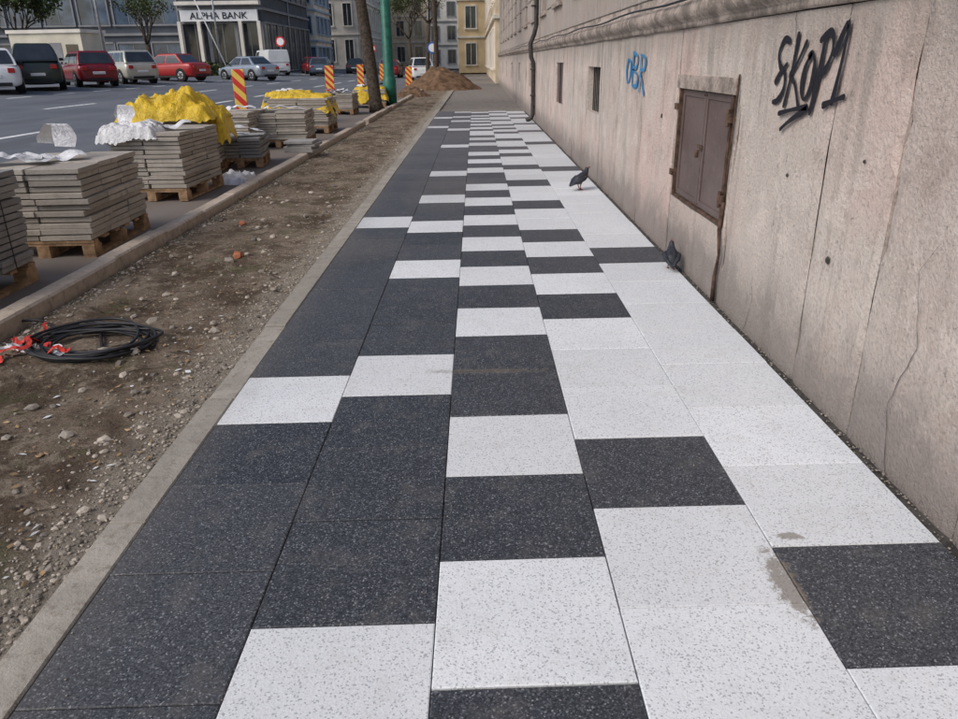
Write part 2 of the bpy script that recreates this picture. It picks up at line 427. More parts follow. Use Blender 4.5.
# ---------------------------------------------------------------- pallet stacks
def crumple(name,parent,cx,cy,z,sx,sy,h,mat,seed,n=44,drop=.12):
    vs=[]
    for j in range(n+1):
        for i in range(n+1):
            u=i/n*2-1;v=j/n*2-1; r=max(abs(u),abs(v))
            N=noise.fractal(Vector((u*1.6+seed,v*1.6,seed*2.1)),1.0,2.0,4)
            rid=1-abs(noise.noise(Vector((u*2.3+seed,v*2.3+N*.4,seed))))*2.2
            rid2=1-abs(noise.noise(Vector((u*6+seed,v*5,seed+4))))*2
            H=h*(.15+.75*max(0,1-r**2))*(.55+.45*N+.55*rid)+.035*rid2
            if r>.8: H-=drop*(r-.8)/.2*(1+.5*N)
            vs.append((cx+u*sx*(1+.14*N),cy+v*sy*(1+.14*N),z+H))
    fs=[(j*(n+1)+i,j*(n+1)+i+1,(j+1)*(n+1)+i+1,(j+1)*(n+1)+i) for j in range(n) for i in range(n)]
    return mesh(name,vs,fs,mat,parent,smooth=True)
def curl(name,parent,x,y,z,L,w,amp,ang,mat,seed=0):
    g=G();pts=[];ws=[]
    for i in range(24):
        t=i/23; pts.append((x+math.cos(ang)*L*t+.05*math.sin(t*5+seed),y+math.sin(ang)*L*t,z+.02+amp*abs(math.sin(t*2.6+seed*.7))+.012*math.sin(t*21+seed))); ws.append(w*(.8+.3*math.sin(t*7+seed)))
    ribbon(g,pts,ws,0,Vector((.25*math.sin(seed),0,1)).normalized())
    return g.obj(name,mat,parent,smooth=True)
def stack(X,Y,z0,layers,rot=0,w=.80,l=1.2,mat=M_slabstack,th=.048,wrap=None,foam=0,bands=True):
    e=empty('slab_pallet',(X,Y,z0),rot)
    g=G()
    for sx in (-w/2+.05,0,w/2-.05):
        for sy in (-l/2+.07,0,l/2-.07): g.box(sx-.05,sx+.05,sy-.07,sy+.07,.022,.10,0)
        g.box(sx-.05,sx+.05,-l/2,l/2,0,.02,0)
    for i in range(3):
        sy=(-l/2+.06,0,l/2-.06)[i]; g.box(-w/2,w/2,sy-.05,sy+.05,.10,.12,0)
    for i in range(6):
        sy=-l/2+.05+i*(l-.1)/5; g.box(-w/2,w/2,sy-.045,sy+.045,.122,.142,0)
    g.obj('pallet',M_wood,e)
    g=G(); z=.146
    for k in range(layers):
        jx,jy=R(-.018,.018),R(-.018,.018)
        nx,ny=2,3
        for i in range(nx):
            for j in range(ny):
                if k==layers-1 and random.random()<.12: continue
                x0=-w/2+i*w/nx;y0=-l/2+j*l/ny; a,b=R(-.012,.012),R(-.012,.012)
                Mx=Matrix.Translation((x0+w/nx/2+jx+a,y0+l/ny/2+jy+b,z))@Matrix.Rotation(R(-.03,.03),4,'Z')@Matrix.Rotation(R(-.008,.008),4,'X')
                g.box(-w/nx/2+.003,w/nx/2-.003,-l/ny/2+.003,l/ny/2-.003,0,th-R(.004,.010),0,R(0,1.0),Mx)
        z+=th
    g.obj('slabs',mat,e,attrs=True,bevel=.003)
    if bands:
        g=G()
        for sy in (-l*.27,l*.27):
            b=.006
            g.box(-w/2-.032,-w/2-.030,sy-b,sy+b,.14,z+.004); g.box(w/2+.030,w/2+.032,sy-b,sy+b,.14,z+.004); g.box(-w/2-.03,w/2+.03,sy-b,sy+b,z+.002,z+.005)
        g.obj('strapping',M_black,e)
    if wrap=='drape':
        crumple('yellow_wrap',e,0,0,z-.02,w*.56,l*.54,.09,M_yellow,X*3+Y,drop=.35)
    if foam:
        for i in range(foam):
            curl('foam_sheet',e,-w*.45+R(0,.2),-l*.45+R(0,.4),z,R(.5,.8),R(.2,.4),R(.05,.14),R(-.2,.9),M_whitefoam,i*1.7+X)
    return e
e=stack(-3.74,4.75,-.05,14,0,.9,1.2,M_slabgrey)
crumple('yellow_wrap',e,.40,-.25,.40,.05,.10,.05,M_yellow,1.1,14)
e=stack(-3.62,6.60,-.05,12,2,.84,1.2,M_slabstack,.049,None,0,False)
curl('foam_sheet',e,-.52,-.38,.735,.60,.30,.05,.25,M_whitefoam,1.0)
curl('foam_sheet',e,-.15,-.35,.735,.50,.22,.05,.9,M_whitefoam,2.0)
curl('foam_sheet',e,.02,.05,.735,.46,.17,.26,2.2,M_whitefoam,.4)
e=stack(-3.76,9.25,-.04,13,-2,.84,1.2,M_slabstack,.048,None,0,False)
crumple('white_foam',e,-.15,-.38,.76,.36,.30,.10,M_whitefoam,2.2)
curl('foam_sheet',e,-.38,-.2,.76,.34,.18,.26,1.9,M_whitefoam,.3)
curl('foam_sheet',e,.05,-.4,.76,.40,.22,.10,.7,M_whitefoam,2.3)
e=stack(-4.25,11.0,-.03,14,5,1.0,1.1,M_slabstack,.048,None,1)
crumple('yellow_wrap',e,.06,-.25,.82,.62,.56,.30,M_yellow,5.1)
crumple('yellow_wrap_fold',e,.50,.05,.72,.22,.36,.16,M_yellow,8.3,30,drop=.28)
stack(-3.66,12.0,-.04,6,8,.66,1.0,M_slabgrey,.048,None,2,False)
stack(-3.75,14.9,-.04,11,3,1.1,1.1,M_slabstack,.046,None,1,False)
stack(-4.45,14.4,-.02,11,-3,.8,1.1,M_slabstack,.046,None,1,False)
stack(-3.95,17.8,-.03,12,0,1.3,1.2,M_slabstack,.05,'drape',0)
stack(-4.9,20.6,0,11,0,1.1,1.2,M_slabgrey,.05,'drape',1)
stack(-4.2,24.0,-.03,9,0,1.0,1.2,M_slabstack,.05,None,3,False)
stack(-3.7,27.5,-.03,9,4,1.1,1.2,M_slabstack,.05,'drape',2)
g=G()
z=.05
for k in range(4):
    Mx=Matrix.Translation((-2.93+R(-.03,.03),12.9+R(-.04,.04),z))@Matrix.Rotation(R(-.12,.12),4,'Z'); g.box(-.24,.24,-.24,.24,0,.042,0,R(0,.7),Mx); z+=.045
g.obj('loose_paving_slabs',M_slabgrey,attrs=True,bevel=.003)
crumple('white_foam_on_ground',None,-3.28,10.2,-.045,.22,.36,.12,M_whitefoam,4.4,30)

# ---------------------------------------------------------------- warning boards
def stripe_mat():
    t=NT('red_yellow_stripes',.45,.4); P=t.xyz()
    s=t.math('FRACT',t.math('MULTIPLY',t.math('ADD',P[2],P[0]),3.6))
    m=t.math('GREATER_THAN',s,.5)
    c=t.mix(m,(.80,.55,.10),(.62,.035,.025)); c=t.mix(t.math('MULTIPLY',t.ramp(t.noise(9,5,.7),.5,.75),.35),c,(.25,.2,.16)); t.col(c); return t.done()
M_stripe=stripe_mat()
def board(X,Y,z,h=1.0,w=.28,rot=0):
    e=empty('warning_board',(X,Y,z),rot)
    g=G(); g.box(-w/2,w/2,-.012,.012,.22,.22+h); g.obj('striped_panel',M_stripe,e,bevel=.01)
    g=G(); g.box(-.03,.03,.014,.05,.05,.24+h*.9); g.obj('post',M_metal,e)
    g=G(); g.box(-.22,.22,-.38,.38,0,.06); g.box(-.16,.16,-.28,.28,.06,.11); g.obj('rubber_foot',M_black,e,bevel=.012)
board(-4.72,15.7,road_z(-4.72),1.12,.24,4)
board(-6.1,33.0,road_z(-6.1),1.05,.36); board(-6.1,42,road_z(-6.1),1.05,.36); board(-4.9,45,road_z(-4.9),1.0,.36); board(-3.7,44,-.05,1.0,.36)
board(-6.1,52,road_z(-6.1),1.05,.36)

# ---------------------------------------------------------------- stone building on the right
B=empty('stone_building',(0,0,0))
XW=1.50
g=G()
joints=[-3,-2.1,-1.2,-.3,.6,1.3,1.95,2.67,3.23,4.42,5.78,7.0,8.2,9.35,10.55,12.0,13.35,14.65,16.2]
HI=joints.index(4.42)
y=16.2
while y<48.5:
    y+=R(1.2,1.6); joints.append(min(y,50))
if joints[-1]<50: joints.append(50)
open_={HI:(.45,1.31),joints.index(9.35):(.80,1.34),joints.index(13.35):(.70,1.38)}
plank={joints.index(13.35)}
for k in range(joints.index(16.2)+3,len(joints)-1,4): open_[k]=(.75,1.35)
def slab(y0,y1,z0,z1,a):
    j=.0035; x=XW+R(-.002,.002)
    ny=max(2,int((y1-y0)/.05)) if y0<9 else 3; nz=max(2,int((z1-z0)/.05)) if y0<9 else 3
    vs=[]
    for r in range(nz+1):
        for c in range(ny+1):
            yy=y0+j+(y1-y0-2*j)*c/ny; zz=z0+(z1-z0)*r/nz
            chip=max(0,noise.noise(Vector((zz*5,yy*3,a*7)))-.12)
            edge= 0.005+.03*chip if c in(0,ny) else 0
            dx=.006*noise.fractal(Vector((yy*2.2,zz*2.2,a*9)),1,2,4)
            jit=(.006*noise.noise(Vector((zz*7,yy,2)))+ (.022*chip if c==0 else -.022*chip)) if c in(0,ny) else 0
            vs.append((x+dx+edge,yy+jit,zz))
    w=ny+1
    fs=[(r*w+c,(r+1)*w+c,(r+1)*w+c+1,r*w+c+1) for r in range(nz) for c in range(ny)]
    g.add(vs,fs,0,a)
    g.add([(x+.006,y0+j,z0),(x+.006,y0+j,z1),(x+.2,y0+j,z1),(x+.2,y0+j,z0)],[(0,1,2,3)],0,a)
    g.add([(x+.006,y1-j,z0),(x+.006,y1-j,z1),(x+.2,y1-j,z1),(x+.2,y1-j,z0)],[(3,2,1,0)],0,a)
    g.add([(x+.002,y0+j,z1),(x+.002,y1-j,z1),(x+.2,y1-j,z1),(x+.2,y0+j,z1)],[(0,1,2,3)],0,a)
    g.add([(x+.002,y0+j,z0),(x+.002,y1-j,z0),(x+.2,y1-j,z0),(x+.2,y0+j,z0)],[(3,2,1,0)],0,a)
for i in range(len(joints)-1):
    y0,y1=joints[i],joints[i+1]; a=R(0,1.0)
    if i in open_:
        lo,hi=open_[i]; slab(y0,y1,-.1,lo,a); slab(y0,y1,hi,1.62,R(0,.5))
        pad=.08 if i!=HI else .06
        slab(y0,y0+pad,lo,hi,a); slab(y1-pad,y1,lo,hi,a)
    else: slab(y0,y1,-.1,1.62,a)
g.obj('plinth_slabs',M_wall,B,attrs=True,smooth=False)
g=G(); g.box(XW+.19,XW+.6,-3,50,-.1,1.6)
for i in range(len(joints)):
    yy=joints[i]; g.box(XW+.016,XW+.19,yy-.012,yy+.012,-.1,1.6)
g.obj('plinth_core',M_joint,B)
prof=[(0.0,1.622),(-.020,1.625),(-.025,1.655),(-.023,1.66),(-.05,1.675),(-.07,1.70),(-.076,1.73),(-.07,1.76),(-.05,1.785),(-.02,1.795),(-.015,1.82),(.06,1.86),(.06,1.90)]
ysm=[-3]+[-3+53*i/200 for i in range(1,201)]
vs=[(XW+p[0]+.012*noise.noise(Vector((y_*2.5,p[1]*4,0))),y_,p[1]+.008*noise.noise(Vector((y_*1.5,7,p[1])))) for y_ in ysm for p in prof]; n=len(prof)
fs=[(j*n+i,j*n+i+1,(j+1)*n+i+1,(j+1)*n+i) for j in range(len(ysm)-1) for i in range(n-1)]
def mould_mat():
    t=NT('weathered_moulding_stone',.9,.2); f=t.noise(4,6,.75); h=t.noise(40,3,.7)
    c=t.mix(t.ramp(f,.40,.60),(.22,.185,.16),(.48,.40,.35)); c=t.mix(t.math('MULTIPLY',t.ramp(h,.5,.65),.5),c,(.13,.11,.098)); t.col(c); t.bump(h,.7,.012); return t.done()
M_mould=mould_mat()
mesh('base_moulding',vs,fs,M_mould,B,smooth=True)
M_ash=wall_mat('ashlar_stone')
g=G(); XU=XW+.075
rows=[(1.90,2.42),(2.42,2.94),(2.94,3.46),(3.46,3.98),(3.98,4.5),(4.5,5.02),(5.02,5.6)]
win=[]; yw=2.2
while yw<48: win.append((yw,yw+1.25)); yw+=3.1
for ri,(z0,z1) in enumerate(rows):
    y=-3+(ri%2)*.45
    while y<50:
        y1=min(y+.9,50)
        segs=[(y,y1)]
        if ri in(1,2,3,4,5):
            for (a,b) in win:
                ns=[]
                for (p,q) in segs:
                    if q<=a or p>=b: ns.append((p,q))
                    else:
                        if p<a: ns.append((p,a))
                        if q>b: ns.append((b,q))
                segs=ns
        for (p,q) in segs:
            if q-p>.05: g.box(XU+R(-.003,.003),XU+.4,p+.008,q-.008,z0+.008,z1-.008,0,R(0,.6))
        y=y1
g.obj('ashlar_courses',M_ash,B,attrs=True,bevel=.012)
g=G(); g.box(XU+.41,XU+12,-3,50,1.6,17.0)
for (a,b) in [(-3,win[0][0])]+[(win[i][1],win[i+1][0]) for i in range(len(win)-1)]+[(win[-1][1],50)]: g.box(XU+.03,XU+.405,a+.01,b-.01,1.9,5.59)
g.obj('wall_core',M_joint,B)
g=G(); g.box(XU-.002,XU+.4,-3,50,5.62,16.2); g.obj('upper_wall',M_ash,B)
g=G()
for (a,b) in win:
    g.box(XU+.30,XU+.32,a,b,2.42,5.02,1)
    g.box(XU+.26,XU+.297,a+.58,a+.66,2.42,5.02,2); g.box(XU+.26,XU+.297,a,b,4.2,4.28,2)
    g.box(XU-.06,XU+.1,a-.1,b+.1,2.34,2.42,0); g.box(XU-.10,XU+.1,a-.15,b+.15,5.04,5.2,0)
    for zz in (6.6,10.2,13.2):
        h=2.1
        g.box(XU-.012,XU-.004,a,b,zz,zz+h,1); g.box(XU-.08,XU-.014,a-.18,a,zz-.1,zz+h,0); g.box(XU-.08,XU-.014,b,b+.18,zz-.1,zz+h,0)
        g.box(XU-.16,XU-.014,a-.25,b+.25,zz+h+.002,zz+h+.2,0); g.box(XU-.14,XU-.014,a-.22,b+.22,zz-.2,zz-.102,0)
g.box(XU-.12,XU,-3,50,5.62,5.9,0); g.box(XU-.5,XU,-3,50,16.2,16.8,0)
g.obj('windows_and_cornices',[M_mould,M_glass,M_iron],B)
M_roof=simple('roof_tiles',(.2,.09,.06),.85,.3,8)
mesh('roof',[(XU-.6,-3,16.82),(XU-.6,50,16.82),(XU+6,50,20),(XU+6,-3,20),(XU+12,-3,16.82),(XU+12,50,16.82)],[(0,3,2,1),(3,4,5,2)],M_roof,B)
t=NT('old_brown_hatch_paint',.5,.4)
f=t.noise(2,4,.6); h=t.noise(24,5,.75)
c=t.mix(t.ramp(f,.35,.65),(.115,.082,.076),(.15,.112,.104)); c=t.mix(t.math('MULTIPLY',t.ramp(h,.56,.68),.45),c,(.24,.20,.18)); c=t.mix(t.math('MULTIPLY',t.ramp(h,.42,.34),.45),c,(.05,.03,.024))
t.col(c); t.bump(h,.25,.005); M_hatch=t.done()
g=G(); a,b,z0,z1=4.50,5.70,.46,1.30
mid=(a+b)/2
for (p,q) in ((a+.035,mid-.006),(mid+.006,b-.035)):
    g.box(XW+.024,XW+.05,p,q,z0+.02,z1-.075,0)
    g.box(XW+.014,XW+.023,p+.002,p+.04,z0+.02,z1-.075,0); g.box(XW+.014,XW+.023,q-.04,q-.002,z0+.02,z1-.075,0)
    for zz in (z0+.021,z1-.12): g.box(XW+.015,XW+.0235,p+.041,q-.041,zz,zz+.04,0)
    for zz in (z0+.04,(z0+z1)/2-.03,z1-.10):
        for yy in (p+.02,q-.02): g.cyl((XW+.013,yy,zz),(XW+.009,yy,zz),.007,.005,7,1)
g.box(XW-.008,XW+.06,a,a+.032,z0,z1,1); g.box(XW-.008,XW+.06,b-.032,b,z0,z1,1); g.box(XW-.004,XW+.06,a+.033,b-.033,z0,z0+.018,1)
g.box(XW-.018,XW+.07,a-.05,b+.04,z1-.072,z1+.02,2)
for zz in (z0+.17,z1-.2): 
    g.box(XW-.03,XW-.009,a-.05,a+.03,zz-.025,zz+.025,1); g.cyl((XW-.03,a-.01,zz-.05),(XW-.03,a-.01,zz+.05),.011,.011,8,1)
    g.box(XW-.026,XW-.009,b-.03,b+.04,zz-.022,zz+.022,1)
g.box(XW+.000,XW+.012,mid-.04,mid+.06,.86,.885,1); g.cyl((XW-.004,mid+.04,.85),(XW-.004,mid+.04,.80),.013,.013,8,1)
g.obj('cellar_hatch',[M_hatch,M_rust,M_mould],B,bevel=.002)
g=G(); g.tube([(XW-.012,4.45,.62),(XW-.015,4.47,.45),(XW-.013,4.43,.3),(XW-.016,4.46,.15),(XW-.02,4.44,.0)],[.011,.012,.009,.013,.015],8)
g.tube([(XW-.008,4.43,1.34),(XW-.010,4.435,1.0),(XW-.012,4.45,.62)],.006,6)
g.obj('rusty_conduit',M_rust,B,smooth=True)
g=G()
for (pts_,w0) in (([(3.75,1.62),(3.70,1.45),(3.78,1.3),(3.72,1.15)],.006),([(2.35,.0),(2.42,.25),(2.33,.5),(2.40,.75),(2.3,.9)],.006),([(5.9,.5),(6.05,.38),(6.15,.2),(6.12,0)],.007),([(7.2,1.6),(7.3,1.2),(7.22,.9)],.006),([(3.9,.0),(3.83,.2),(3.88,.34)],.006)):
    P=[]
    for i in range(len(pts_)-1):
        for k in range(6):
            tt=k/6; P.append((XW-.0075,pts_[i][0]*(1-tt)+pts_[i+1][0]*tt+R(-.008,.008),pts_[i][1]*(1-tt)+pts_[i+1][1]*tt))
    vs=[];
    for i,p in enumerate(P):
        ww=w0*R(.3,1)*(1-i/len(P)*.7); vs+=[(p[0],p[1]-ww/2,p[2]),(p[0],p[1]+ww/2,p[2])]
    g.add(vs,[(2*i,2*i+1,2*i+3,2*i+2) for i in range(len(P)-1)])
g.obj('wall_cracks',M_joint,B)
g=G()
for i,(lo,hi) in open_.items():
    if i==HI: continue
    y0,y1=joints[i]+.08,joints[i+1]-.08
    if i in plank or i%8==0:
        g.box(XW+.03,XW+.05,y0,y1,lo,hi,2); g.box(XW+.012,XW+.028,(y0+y1)/2-.02,(y0+y1)/2+.02,lo,hi,1)
    else:
        g.box(XW+.15,XW+.16,y0,y1,lo,hi,0)
        k=y0+.12
        while k<y1-.05: g.box(XW+.06,XW+.075,k-.008,k+.008,lo,hi,1); k+=.13
g.obj('cellar_windows',[M_glass,M_iron,M_hatch],B)
g=G()
g.tube([(XU-.09,19.3,16),(XU-.09,19.3,2.2),(XU-.14,19.3,2.0),(XW-.15,19.3,1.8),(XW-.13,19.3,1.5),(XW-.07,19.3,1.35),(XW-.07,19.3,.18),(XW-.11,19.3,.08),(XW-.24,19.3,.03)],.055,10)
for z in (.6,1.2,2.6,4): g.cyl((XW-.08,19.3,z),(XW-.08,19.3,z+.04),.068,.068,10)
g.obj('downpipe',M_iron,B,smooth=True)
g=G()
for (y_,z_,r) in ((3.06,.62,.018),(3.6,.9,.010),(6.2,1.0,.02),(2.9,1.05,.008)):
    g.cyl((XW-.004,y_,z_),(XW-.009,y_,z_),r,r*.7,9)
g.obj('wall_plugs',M_joint,B)
g=G(); pts=[(XW-.085,y_,1.80+.012*math.sin(y_*1.9)) for y_ in [-3+i*.6 for i in range(88)]]; g.tube(pts,.008,6); g.obj('wall_cable',M_black,B,smooth=True)

# graffiti
def smoothpts(P,k=6):
    out=[]; P=[Vector((p[0],p[1],0)) for p in P]
    for i in range(len(P)-1):
        p0=P[max(i-1,0)];p1=P[i];p2=P[i+1];p3=P[min(i+2,len(P)-1)]
        for j in range(k):
            t=j/k; out.append(.5*((2*p1)+(-p0+p2)*t+(2*p0-5*p1+4*p2-p3)*t*t+(-p0+3*p1-3*p2+p3)*t**3))
    out.append(P[-1]); return out
def graffiti(name,strokes,Y0,su,z0,sz,w,mat):
    g=G();kk=0
    for st in strokes:
        P=smoothpts(st); n=len(P); vs=[]
        for i,p in enumerate(P):
            d=(P[min(i+1,n-1)]-P[max(i-1,0)])
            if d.length<1e-6: d=Vector((1,0,0))
            d.normalize(); s=Vector((-d.y,d.x,0)); ww=w*(.85+.25*math.sin(i*.4+kk))*(.55 if i in(0,n-1) else 1)
            for q in (p-s*ww/2,p+s*ww/2): vs.append((XW-.0100-kk*.0006,Y0-q.x*su,z0+q.y*sz))
        g.add(vs,[(2*i,2*i+1,2*i+3,2*i+2) for i in range(n-1)]); kk+=1
    return g.obj(name,mat)
def spray(name,c,k):
    t=NT(name,.6,.3); t.col(t.mix(t.math('MULTIPLY',t.ramp(t.noise(60,4,.75),.58,.68),k),c,(.30,.25,.22))); return t.done()
M_spray=spray('black_spray_paint',(.014,.014,.020),.15); M_sprayb=spray('blue_spray_paint',(.05,.22,.44),.4)
sk=[[(.36,.96),(.16,1.0),(.03,.80),(.14,.60),(.30,.50),(.32,.28),(.18,.10),(.0,.06)],[(.02,.34),(.16,.52),(.36,.66)],
    [(.58,1.10),(.52,.55),(.40,.0)],[(.86,.98),(.64,.64),(.50,.48),(.66,.36),(.86,.02)],
    [(1.04,.80),(.90,.60),(.88,.30),(1.0,.16),(1.13,.36),(1.14,.66),(1.04,.80),(.96,.72)],
    [(1.34,1.04),(1.29,.5),(1.20,-.05)],[(1.20,.94),(1.46,1.06),(1.56,.84),(1.44,.58),(1.26,.50)],
    [(1.60,.74),(1.84,1.16),(1.80,.6),(1.72,.12)],[(1.50,.10),(1.74,.18),(2.02,.26)],
    [(.28,-.10),(.75,.0),(1.14,.05),(.7,-.16),(.40,-.34)]]
graffiti('graffiti_tag',sk,3.90,.385,1.20,.305,.10,M_spray)
ob=[[(.1,.8),(0,.5),(.12,.2),(.3,.35),(.3,.7),(.1,.8)],[(.5,.95),(.48,.15)],[(.45,.95),(.8,.85),(.75,.6),(.5,.55),(.85,.4),(.8,.15),(.48,.15)],[(1.05,.9),(1.02,0)],[(1.0,.9),(1.35,.8),(1.3,.55),(1.05,.5),(1.4,-.05)]]
graffiti('graffiti_tag',ob,7.75,.62,1.14,.36,.10,M_sprayb)

# ---------------------------------------------------------------- pigeons
M_pig=simple('pigeon_feathers',(.030,.034,.043),.55,.4,22,.4); M_pigw=simple('pigeon_leg',(.30,.08,.06),.6)
def pigeon(X,Y,Z,rot,s=1.0):
    e=empty('pigeon',(X,Y,Z),rot)
    P=[(0,0,.115),(.05,0,.135),(.085,0,.165),(.10,0,.20),(.112,0,.222),(-.05,0,.098),(-.10,0,.078),(-.165,0,.052)]
    Rr=[.052,.05,.034,.022,.023,.044,.026,.010]
    ed=[(0,1),(1,2),(2,3),(3,4),(0,5),(5,6),(6,7)]
    me=bpy.data.meshes.new('body'); me.from_pydata([Vector(p)*s for p in P],ed,[]); me.materials.append(M_pig)
    o=bpy.data.objects.new('body',me); COL.objects.link(o); o.parent=e
    sk=o.modifiers.new('skin','SKIN')
    if not me.skin_vertices:
        bm=bmesh.new(); bm.from_mesh(me); bm.verts.layers.skin.verify(); bm.to_mesh(me); bm.free()
    for i,r in enumerate(Rr): me.skin_vertices[0].data[i].radius=(r*s*(1.0 if i<6 else 1.5),r*s*(1 if i<6 else .6))
    me.skin_vertices[0].data[0].use_root=True
    ss=o.modifiers.new('sub','SUBSURF'); ss.levels=2; ss.render_levels=2
    g=G()
    g.tube([Vector((.130,0,.222))*s,Vector((.150,0,.216))*s,Vector((.160,0,.208))*s],[.008*s,.005*s,.002*s],6,1)
    for sy in (-.022,.022):
        dx=.02 if sy>0 else -.015
        g.tube([Vector((0,sy,.085))*s,Vector((dx*.4-.012,sy,.045))*s,Vector((dx,sy,.004))*s],[.012*s,.006*s,.005*s],6,1)
        for a in (-.5,0,.5,3.14): g.tube([Vector((dx,sy,.005))*s,Vector((dx+.032*math.cos(a),sy+.032*math.sin(a),.003))*s],[.004*s,.002*s],5,1)
    for sgn in (-1,1):
        pts=[Vector((.055,sgn*.046,.135)),Vector((.0,sgn*.057,.122)),Vector((-.06,sgn*.048,.10)),Vector((-.12,sgn*.022,.075)),Vector((-.155,sgn*.012,.06))]
        g.tube([p*s for p in pts],[.012*s,.024*s,.022*s,.013*s,.004*s],8,0)
    for sgn in (-1,1): g.cyl(Vector((.116,sgn*.020,.226))*s,Vector((.116,sgn*.0235,.226))*s,.0035*s,.0035*s,8,1)
    g.obj('wings_legs_beak',[M_pig,M_pigw],e,smooth=True)
pigeon(1.22,8.8,0,42,1.12)
pigeon(1.41,5.22,0,80,.85)

# ---------------------------------------------------------------- trees
def tree(name,X,Y,z,pts,rads,crown_z,crown_r,leaves=1800,seed=1,mat=M_leaf,leaf=.09):
    rnd=random.Random(seed); e=empty(name,(X,Y,z)); g=G()
    g.tube(pts,rads,12); top=Vector(pts[-1]); tips=[]
    def br(p,d,L,r,depth):
        pp=[p];q=p.copy();dd=d.copy()
        for i in range(4):
            dd=(dd+Vector((rnd.uniform(-.25,.25),rnd.uniform(-.25,.25),rnd.uniform(-.05,.2)))).normalized(); q=q+dd*L/4; pp.append(q.copy())
        g.tube(pp,[r*(1-.16*i) for i in range(5)],7 if depth<2 else 5)
        if depth>=3: tips.extend(pp[1:]); return
        for k in range(3):
            b=pp[rnd.choice([2,3,4])]; nd=(dd+Vector((rnd.uniform(-.9,.9),rnd.uniform(-.9,.9),rnd.uniform(-.2,.6)))).normalized(); br(b.copy(),nd,L*.68,r*.5,depth+1)
    for k in range(4):
        a=k*1.57+rnd.uniform(-.4,.4); br(top,Vector((math.cos(a)*.6,math.sin(a)*.6,.9)).normalized(),crown_r*.65,rads[-1]*.62,0)
    g.obj('trunk_and_limbs',M_bark,e,smooth=True)
    g=G()
    for i in range(leaves):
        t=rnd.choice(tips); c=t+Vector([rnd.gauss(0,.22) for _ in range(3)])
        u=Vector([rnd.uniform(-1,1) for _ in range(3)]).normalized(); w=u.orthogonal().normalized(); s=leaf*rnd.uniform(.6,1.3)
        g.add([c-u*s,c+w*s*.5,c+u*s,c-w*s*.5],[(0,1,2,3)],0,rnd.random())
    g.obj('foliage',mat,e,attrs=True)
tree('street_tree',-3.12,24.6,-.06,[(0,0,0),(-.03,0,.25),(-.10,0,1.2),(-.22,.05,2.4),(-.36,.1,3.6),(-.5,.1,5.0)],[.27,.20,.185,.17,.165,.15],5,3.2,2200,3)
tree('street_tree',-2.3,47,-.06,[(0,0,0),(0,0,.3),(.03,0,2.2),(.0,.05,4.2),(-.1,.1,5.6)],[.22,.16,.14,.13,.12],5.5,3.0,1800,5)
tree('street_tree',-3.7,62,-.06,[(0,0,0),(0,0,.3),(.03,0,2),(.12,.05,3.2),(.2,.1,4.2)],[.24,.18,.16,.15,.14],4.5,3.4,2600,8)
tree('street_tree',-6.3,78,.05,[(0,0,0),(0,0,.3),(.03,0,2),(-.1,.05,3.4)],[.24,.18,.16,.15],4.5,3.6,2600,9)
tree('street_tree',-33,58,.6,[(0,0,0),(0,0,.3),(.1,0,1.4),(0,.05,2.2)],[.3,.22,.2,.18],4,3.6,3500,12,leaf=.16)
tree('street_tree',-27,66,.6,[(0,0,0),(0,0,.3),(.1,0,1.4),(0,.05,2.4)],[.3,.22,.2,.18],4,3.2,1100,14,leaf=.12)
tree('street_tree',-40,60,.6,[(0,0,0),(0,0,.3),(.1,0,1.4),(0,.05,2.4)],[.3,.22,.2,.18],4,4,3500,15,leaf=.16)
e=empty('lamp_post',(-3.08,28.2,-.05))
g=G(); g.tube([(0,0,0),(0,0,.9),(0,0,.92),(0,0,1.0),(0,0,7.5)],[.24,.24,.22,.19,.15],16); g.tube([(0,0,7.5),(0,0,8),(-.5,0,8.5),(-1.5,0,8.7)],[.09,.08,.06,.05],8); g.box(-2.1,-1.4,-.14,.14,8.6,8.78)
g.obj('post',M_green,e,smooth=True)
def pole(name,X,Y,z,h,r,mat,arm=0,lean=0):
    e=empty(name,(X,Y,z)); g=G(); g.tube([(0,0,0),(lean*.5,0,h*.5),(lean,0,h)],[r,r*.85,r*.65],8)
    if arm: g.tube([(lean,0,h),(arm*.5,0,h+.4),(arm,0,h+.45)],[r*.6,r*.5,r*.4],6); g.box(arm-.3,arm+.3,-.12,.12,h+.36,h+.48)
    g.obj('post',mat,e,smooth=True)
M_signred=simple('sign_red',(.6,.03,.03),.4,.05); M_signw=simple('sign_white',(.80,.80,.80),.4,.05); M_signb=simple('sign_blue',(.03,.12,.45),.4,.05)
pole('street_lamp',-21.8,47,.6,8,.09,M_metal,1.6); pole('street_lamp',-20.5,64,.6,8,.09,M_metal,1.6); pole('street_lamp',-19.5,85,.6,8,.09,M_metal,1.6)
pole('flag_pole',-17.0,55,.6,7,.05,M_signw,0,-2.6)
def sign(X,Y,z,h,c,r=.3):
    e=empty('traffic_sign',(X,Y,z)); g=G(); g.cyl((0,.03,0),(0,.03,h+r),.03,.03,8,2)
    g.cyl((0,0,h),(0,-.02,h),r,r,24,0); g.cyl((0,-.021,h),(0,-.026,h),r*.72,r*.72,24,1); g.obj('disc_and_post',[c,M_signw,M_metal],e)
sign(-16.0,66,.5,2.6,M_signred,.4); sign(-2.75,52,-.05,2.3,M_signb,.35); sign(-9.5,74,.2,2.4,M_signred,.35)

